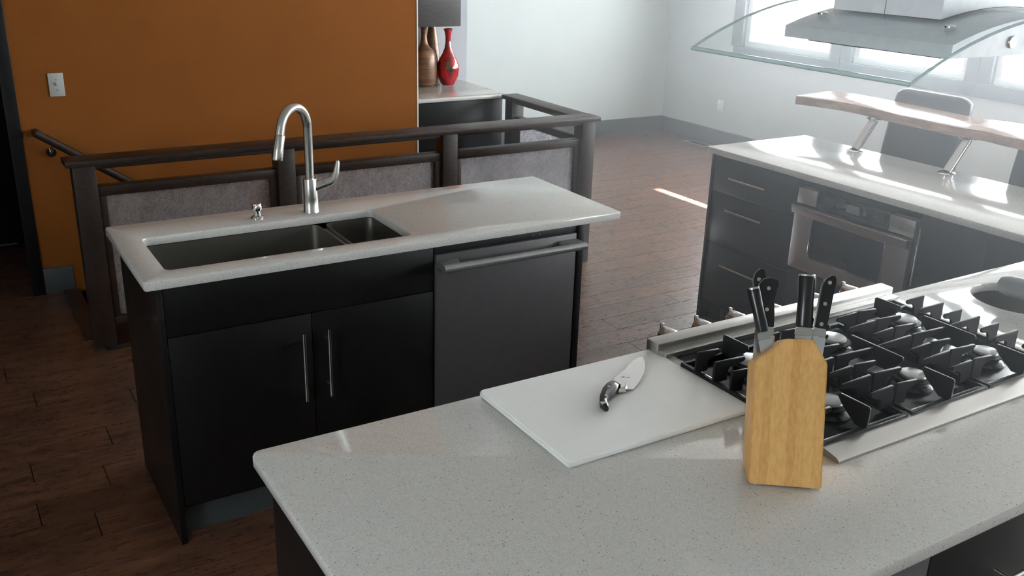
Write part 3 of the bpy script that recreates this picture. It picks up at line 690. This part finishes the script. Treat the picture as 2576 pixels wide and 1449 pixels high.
def block_knife(name, label, s0, s1, t0, t1, dep, wid, thk, mode, rivets):
    k = thing(name, label, 'knife', K0, 'knives in the block'); k.matrix_world = KM
    a = Vector(kb(s0, t0, dep)); e = Vector(kb(s1, t1, dep)); ax = (e-a); L = ax.length; ax.normalize()
    wv = Vector((1, 0, 0)); wv = (wv - ax*wv.dot(ax)).normalized(); nv_ = wv.cross(ax)
    if nv_.y > 0: nv_ = -nv_                           # towards the viewer side
    P = lambda u, v, n: a + ax*u + wv*v + nv_*n
    def ext(poly, n0, n1, bev=.0008):
        b = BM(); ring_loft(b, [[P(u, v, n0) for u, v in poly], [P(u, v, n1) for u, v in poly]])
        bmesh.ops.bevel(b, geom=list(b.edges), offset=bev, segments=2, affect='EDGES'); return b
    if mode == 'round':
        kobj('handle', tube(BM(), [P(0, 0, 0), P(.004, 0, 0), P(L*.5, 0, 0), P(L-.006, 0, 0), P(L-.003, 0, 0)], [wid*.46, wid*.5, wid*.47, wid*.52, wid*.5], 20), 'black_handle', k)
        kobj('pommel', tube(BM(), [P(L-.0028, 0, 0), P(L, 0, 0), P(L+.001, 0, 0)], [wid*.5, wid*.5, wid*.46], 20), 'steel', k)
    else:
        h = wid/2
        if mode == 'curve': poly = [(0, -h*.9), (L*.3, -h*.72), (L*.62, -h*.8), (L*.85, -h), (L*.97, -h*.55), (L, h*.2), (L*.95, h*1.05), (L*.8, h*1.0), (L*.55, h*.65), (L*.25, h*.85), (0, h*.9)]
        else: poly = [(0, -h*.9), (L*.4, -h*.85), (L*.8, -h*.8), (L*.93, -h*.35), (L, h*.35), (L*.985, h*.85), (L*.9, h*1.05), (L*.5, h*.95), (0, h*.9)]
        kobj('tang', ext(inset(poly, .0006 if area2(poly) < 0 else -.0006), -.0014, .0014, .0003), 'steel', k)
        kobj('scale', ext(poly, .0016, thk/2), 'black_handle', k); kobj('scale', ext(poly, -thk/2, -.0016), 'black_handle', k)
        for f in rivets:
            b = BM(); cpt = P(L*f, h*.12 if f > .8 else 0, thk/2); tube(b, [cpt - nv_*.001, cpt + nv_*.0008], .0038, 14); kobj('rivet', b, 'steel', k)
    bw = wid*.5
    b = BM(); ring_loft(b, [[P(u, v, -thk*.42) for u, v in ((-.016, -bw), (-.0005, -bw*.92), (-.0005, bw*.92), (-.016, bw))], [P(u, v, thk*.42) for u, v in ((-.016, -bw), (-.0005, -bw*.92), (-.0005, bw*.92), (-.016, bw))]])
    bmesh.ops.bevel(b, geom=list(b.edges), offset=.0015, segments=2, affect='EDGES'); kobj('bolster', b, 'steel', k)
    kobj('blade', ext([(-.0165, -bw), (-.0165, bw*1.15), (-.09, bw*1.15), (-.105, -bw)], -.001, .001, .0003), 'blade_steel', k)
block_knife('kitchen_knife', 'knife with steel-capped straight handle at left of the block', .012, -.011, .279, .362, .030, .024, .02, 'round', ())
block_knife('kitchen_knife', 'riveted black curved handle beside the leftmost handle in the block', .020, .022, .279, .374, .058, .036, .016, 'curve', (.35, .78))
block_knife('kitchen_knife', 'rearmost black handle with a steel rim at left of the block', .016, .002, .29, .384, .076, .026, .016, 'plain', (.78,))
block_knife('kitchen_knife', 'thick round black handle upright in the middle of the block', .092, .092, .287, .388, .045, .032, .02, 'round', ())
block_knife('kitchen_knife', 'black handle with three rivets at right of the block', .1215, .1335, .287, .390, .045, .026, .017, 'plain', (.08, .46, .86))

# ------------------------------------------------------------------ peninsula
px0, px1, py0, py1 = 3.31, 4.012, 1.658, 3.498
co = obj('peninsula_countertop', slab(rrect(px0, py0, px1, py1, .008, 3), [], ZB, Z, .005), 'quartz'); tag(co, 'white quartz peninsula countertop below the raised wood bar', 'countertop')
FX = 3.334
c = thing('peninsula_cabinet', 'dark peninsula cabinet with drawers beside the microwave', 'cabinet', (3.65, 2.9, 0))
obj('end_panel', B(FX-.004, 3.455, 0, 3.95, 3.474, ZB-.001, .0015), 'espresso', c)
obj('back_panel', B(3.935, 1.66, 0, 3.95, 3.454, ZB-.001), 'espresso', c)
bm = BM(); box(bm, FX+.022, 2.905, .11, 3.93, 3.454, ZB-.002); box(bm, FX+.022, 1.66, .11, 3.93, 2.262, ZB-.002); box(bm, FX+.022, 2.262, .11, 3.93, 2.905, .455); obj('carcass', bm, 'espresso', c)
obj('toe_kick', B(FX+.05, 1.66, 0, FX+.066, 3.454, .109), 'espresso', c)
for z0, z1, zh in ((.702, .878, .787), (.432, .699, .625), (.112, .429, .337)):
    d = obj('drawer', B(FX, 2.905, z0, FX+.021, 3.452, z1, .0015), 'espresso', c)
    hb = BM(); tube(hb, [(FX-.030, 3.076, zh), (FX-.030, 3.318, zh)], .006, 12)
    for y in (3.115, 3.279): tube(hb, [(FX-.03, y, zh), (FX+.001, y, zh)], .0045, 10)
    subpart('handle', hb, 'steel', d, 'brushed steel bar handle')
obj('lower_front', B(FX, 2.265, .112, FX+.021, 2.902, .455, .0015), 'espresso', c)
for a, b, hy in ((1.97, 2.262, 2.232), (1.662, 1.967, 1.70)):
    d = obj('door', B(FX, a, .112, FX+.021, b, .878, .0015), 'espresso', c)
    hb = BM(); tube(hb, [(FX-.03, hy, .588), (FX-.03, hy, .830)], .006, 12)
    for z in (.63, .79): tube(hb, [(FX-.03, hy, z), (FX+.001, hy, z)], .0045, 10)
    subpart('handle', hb, 'steel', d, 'brushed steel bar handle')
g = thing('toe_kick_grille', 'small metal register grille low at the floor below the drawers', 'grille', (FX+.045, 3.2, 0))
bm = BM()
for q in ((3.10, .012, 3.345, .020), (3.10, .076, 3.345, .084), (3.10, .020, 3.108, .076), (3.337, .020, 3.345, .076)): box(bm, FX+.042, q[0], q[1], FX+.0495, q[2], q[3], .001, 1)
obj('frame', bm, 'grille_grey', g)
for i in range(11): obj('bar', B(FX+.043, 3.122+.02*i, .0205, FX+.0485, 3.126+.02*i, .0755), 'grille_grey', g)
obj('bar', B(FX+.0445, 3.1085, .046, FX+.0475, 3.3365, .050), 'grille_grey', g)
# microwave drawer
c = thing('microwave_drawer', 'stainless microwave drawer built into the peninsula', 'microwave', (3.6, 2.58, .46))
obj('body', B(FX+.02, 2.275, .47, 3.85, 2.895, .85), 'plastic_dark', c)
obj('control_panel', B(FX-.006, 2.400, .772, FX+.0195, 2.782, .846, .0015), 'black_glass', c)
for a, b in ((2.786, 2.893), (2.276, 2.397)): obj('end_cap', B(FX-.010, a, .774, FX+.0195, b, .846, .0015), 'steel_mwo', c)
obj('display', B(FX-.0066, 2.555, .796, FX-.0062, 2.625, .832), 'grey_mark', c, 'grey display window')
for i in range(6):
    for z in (.822, .806): obj('button_mark', B(FX-.0066, 2.650+.02*i, z, FX-.0062, 2.661+.02*i, z+.003), 'grey_mark', c)
for i in range(3):
    for z in (.826, .812, .798): obj('button_mark', B(FX-.0066, 2.43+.02*i, z, FX-.0062, 2.439+.02*i, z+.003), 'grey_mark', c)
obj('start_button', lathe(BM(), [(.009, FX-.009), (.010, FX-.0062)], (0, 2.525, .81), 18, 'X'), 'steel_mwo', c)
dz0, dz1 = .470, .764; dx = FX-.018
bm = BM(); fr_o = rrect(2.279, dz0, 2.893, dz1, .006, 3); fr_i = rrect(2.392, .543, 2.784, .722, .012, 3)
fr = slab(fr_o, [fr_i], 0, .03, .002)
bmesh.ops.transform(fr, matrix=Matrix(((0, 0, -1, FX+.012), (1, 0, 0, 0), (0, 1, 0, 0), (0, 0, 0, 1))), verts=fr.verts); obj('door_frame', fr, 'steel_mwo', c)
obj('window', B(FX-.012, 2.388, .539, FX-.006, 2.788, .726), 'black_glass', c, 'dark glass window')
fr = slab(rrect(2.388, .539, 2.788, .726, .015, 4), [rrect(2.3925, .5435, 2.7835, .7215, .011, 4)], 0, .003, .0008)
bmesh.ops.transform(fr, matrix=Matrix(((0, 0, -1, FX-.0185), (1, 0, 0, 0), (0, 1, 0, 0), (0, 0, 0, 1))), verts=fr.verts); obj('bezel', fr, 'chrome', c)
bm = BM(); prism(bm, [(FX-.0185, .724), (FX-.038, .732), (FX-.046, .768), (FX-.040, .770), (FX-.0185, .764)], 'y', 2.279, 2.893, .001, 1); obj('handle_lip', bm, 'steel_mwo', c, 'flared stainless pull lip')
for i in range(5): obj('brand_mark', B(FX-.0126, 2.575+.011*i, .566, FX-.0122, 2.583+.011*i, .571), 'dark_mark', c)
# raised bar slab on angled posts
fr_pts = [(3.98, 3.568), (4.024, 3.44), (4.055, 3.302), (4.046, 3.143), (4.017, 2.952), (4.012, 2.807), (4.004, 2.662), (4.006, 2.583), (4.033, 2.499), (4.017, 2.414), (4.005, 2.303), (3.99, 2.15), (4.01, 1.95), (4.02, 1.75), (4.0, 1.5), (3.99, 1.2)]
bk_pts = [(4.34, 1.2), (4.36, 1.6), (4.35, 2.0), (4.372, 2.3), (4.383, 2.535), (4.33, 2.705), (4.325, 2.818), (4.345, 3.03), (4.356, 3.246), (4.354, 3.505), (4.316, 3.614), (4.20, 3.60)]
def catmull(p, n=4):
    o = []
    for i in range(len(p)-1):
        a, b, c_, d = (Vector(p[max(0, min(len(p)-1, i+k))]) for k in (-1, 0, 1, 2))
        for j in range(n):
            t_ = j/n; o.append(tuple(.5*((2*b) + (c_-a)*t_ + (2*a-5*b+4*c_-d)*t_*t_ + (3*b-a-3*c_+d)*t_**3)))
    return o + [tuple(p[-1])]
sl = slab(catmull(fr_pts) + catmull(bk_pts), [], 1.07, 1.115, .004)
o = obj('bar_counter', sl, 'slab_wood'); tag(o, 'raised live-edge wood bar counter on angled steel posts', 'bar counter')
def bar_post(y, label):
    c = thing('bar_post', label, 'post', (3.925, y, Z), 'angled posts carrying the bar slab')
    a = Vector((3.926, y, Z+.006)); b = Vector((4.012+.025, y, 1.062)); d = (b-a).normalized()
    obj('tube', tube(BM(), [a, b], .021, 22, True), 'steel', c)
    obj('base_flange', lathe(BM(), [(.039, Z+.0004), (.039, Z+.004), (.034, Z+.007), (.001, Z+.007)], (3.925, y, 0), 28), 'chrome', c)
    obj('top_flange', lathe(BM(), [(.039, 1.0694), (.039, 1.066), (.03, 1.063), (.001, 1.063)], (b.x, y, 0), 28), 'chrome', c)
bar_post(3.097, 'angled steel post at the free end of the wood bar slab'); bar_post(2.58, 'angled steel post in front of the first bar stool'); bar_post(1.6, 'angled steel post at the hidden end of the bar slab')
# bar stools
def stool(y, label):
    c = thing('bar_stool', label, 'stool', (4.30, y, 0), 'bar stools along the raised bar')
    xb = 4.46; W = .225
    bm = BM(); rings = []
    def prof(z, hw, xs, th):
        p = rrect(-hw, -th/2, hw, th/2, th*.45, 4)
        return [(xs + v, y + u, z) for u, v in p]
    for z, hw, xs, th in ((.775, W-.015, xb-.045, .04), (.79, W-.004, xb-.042, .052), (.87, W, xb-.03, .056), (1.0, W, xb-.008, .056), (1.10, W, xb+.008, .054), (1.145, W-.006, xb+.014, .05), (1.163, W-.03, xb+.016, .042), (1.172, W-.06, xb+.017, .028)): rings.append(prof(z, hw, xs, th))
    ring_loft(bm, rings); obj('backrest', bm, 'leather', c, 'dark upholstered backrest')
    bm = BM(); ring_loft(bm, [[(*p, z) for p in rrect(4.09+d, y-.235+d, 4.435-d*.3, y+.235-d, .06, 5)] for d, z in ((.02, .70), (0, .72), (0, .765), (.012, .785), (.04, .795))]); obj('seat', bm, 'leather', c, 'dark upholstered seat')
    for sx in (0, 1):
        for sy in (-1, 1):
            obj('leg', tube(BM(), [(4.13+.27*sx, y+sy*.17, .70), (4.10+.34*sx, y+sy*.205, .0)], .014, 12), 'steel', c)
    bm = BM(); q = [(4.107, y-.198), (4.107, y+.198), (4.425, y+.198), (4.425, y-.198)]
    for i in range(4): tube(bm, [(*q[i], .26), (*q[(i+1) % 4], .26)], .009, 10)
    obj('footrest', bm, 'steel', c)
    return c
stool(3.09, 'dark leather bar stool behind the middle of the wood bar slab'); stool(2.345, 'dark leather bar stool at the right edge, behind the bar slab')

# ------------------------------------------------------------------ range hood
HX, RAD, APEX = 1.92, .975, 1.767
arch = lambda x: APEX - (RAD - math.sqrt(RAD*RAD - (x-HX)**2))
c = thing('range_hood', 'stainless island range hood with a curved glass canopy', 'range hood', (HX, 1.35, 1.69))
bm = BM(); n = 36; gy0, gy1, gt = 1.066, 1.632, .008
def zof(x): return arch(x)
rings = []
xs = [HX-.45 + .9*i/n for i in range(n+1)]
for (y, dz) in ((gy0, 0), (gy0+.003, gt/2), (gy1-.003, gt/2), (gy1, 0), (gy1-.003, -gt/2), (gy0+.003, -gt/2)): rings.append([(x, y, zof(x)+dz) for x in xs])
vr = [[bm.verts.new(p) for p in r] for r in rings]
for a in range(6):
    b = (a+1) % 6
    for i in range(n): bm.faces.new((vr[a][i], vr[a][i+1], vr[b][i+1], vr[b][i]))
bm.faces.new([vr[a][0] for a in range(6)]); bm.faces.new([vr[a][n] for a in range(6)][::-1])
gm = mesh_of('canopy', bm, 'hood_glass'); gm.materials.append(MAT['glass_edge'])
for f in gm.polygons:
    f.material_index = 1 if len(f.vertices) == 6 else 0
gc = obj('glass_canopy', gm, None, c, 'curved clear glass canopy')
for y in (gy0-.0005, gy1+.0005):
    b = tube(BM(), [(x, y, zof(x)) for x in xs], .003, 8); e = obj('edge', b, 'glass_edge', c, 'ground glass edge')
for x in (HX-.4505, HX+.4505):
    b = tube(BM(), [(x, gy0, zof(HX-.45)), (x, gy1, zof(HX-.45))], .0046, 10); obj('edge', b, 'glass_edge', c, 'ground glass edge')
# motor box below the glass
X0, X1, Y0, Y1 = 1.62, 2.22, 1.10, 1.508
bm = BM(); xs2 = [X0 + (X1-X0)*i/16 for i in range(17)]
front = [(x, arch(x)-gt/2-.001) for x in xs2]
prism(bm, [(X1, 1.69), (X0, 1.69)] + front, 'y', Y0, Y1); obj('motor_box', bm, 'hood_steel', c)
obj('filter_panel', B(X0+.03, Y0+.04, 1.684, X1-.03, Y1-.04, 1.6895, .002), 'steel_satin', c)
for i, x in enumerate((1.80, 1.86, 1.92, 1.98, 2.04)): obj('button', lathe(BM(), [(.011, Y0-.004), (.012, Y0-.0005)], (x, 0, 1.715), 18, 'Y'), 'steel', c)
cxa, cxb, cya, cyb = 1.714, 2.126, 1.20, 1.465
zc0 = arch(cxa)+gt/2+.0005
bm = BM(); prism(bm, [(cxb, HZ-.002), (cxa, HZ-.002)] + [(x, arch(x)+gt/2+.0006) for x in [cxa + (cxb-cxa)*i/10 for i in range(11)]], 'y', cya, (cya+cyb)/2-.001); obj('chimney', bm, 'hood_steel', c)
bm = BM(); prism(bm, [(cxb, HZ-.002), (cxa, HZ-.002)] + [(x, arch(x)+gt/2+.0006) for x in [cxa + (cxb-cxa)*i/10 for i in range(11)]], 'y', (cya+cyb)/2+.001, cyb); obj('chimney', bm, 'hood_steel', c)
for x in (X0+.055, X1-.055):
    for y in (Y0+.05, Y1-.05): obj('glass_bolt', lathe(BM(), [(.011, arch(x)+gt/2+.0004), (.011, arch(x)+gt/2+.003), (.006, arch(x)+gt/2+.006), (.001, arch(x)+gt/2+.0065)], (x, y, 0), 18), 'chrome', c)

# ------------------------------------------------------------------ thin scattering volume added to imitate lens glare toward the windows
t = NT('glare_veil'); t.n.remove(t.b); vs = t.add('ShaderNodeVolumeScatter'); vs.inputs['Density'].default_value = .03; vs.inputs['Anisotropy'].default_value = .72
vs.inputs['Color'].default_value = (.93, .965, 1, 1); t.link(vs.outputs[0], t.out.inputs['Volume']); MAT['glare_veil'] = t.m
veil = obj('glare_veil', prism(BM(), [(1.05, SY+.02), (EX-.03, SY+.02), (EX-.03, NY-.03), (3.62, NY-.03), (1.10, .3)], 'z', .005, HZ-.01), 'glare_veil'); tag(veil, 'added volume imitating lens glare toward the windows', 'glare_veil', kind='stuff')
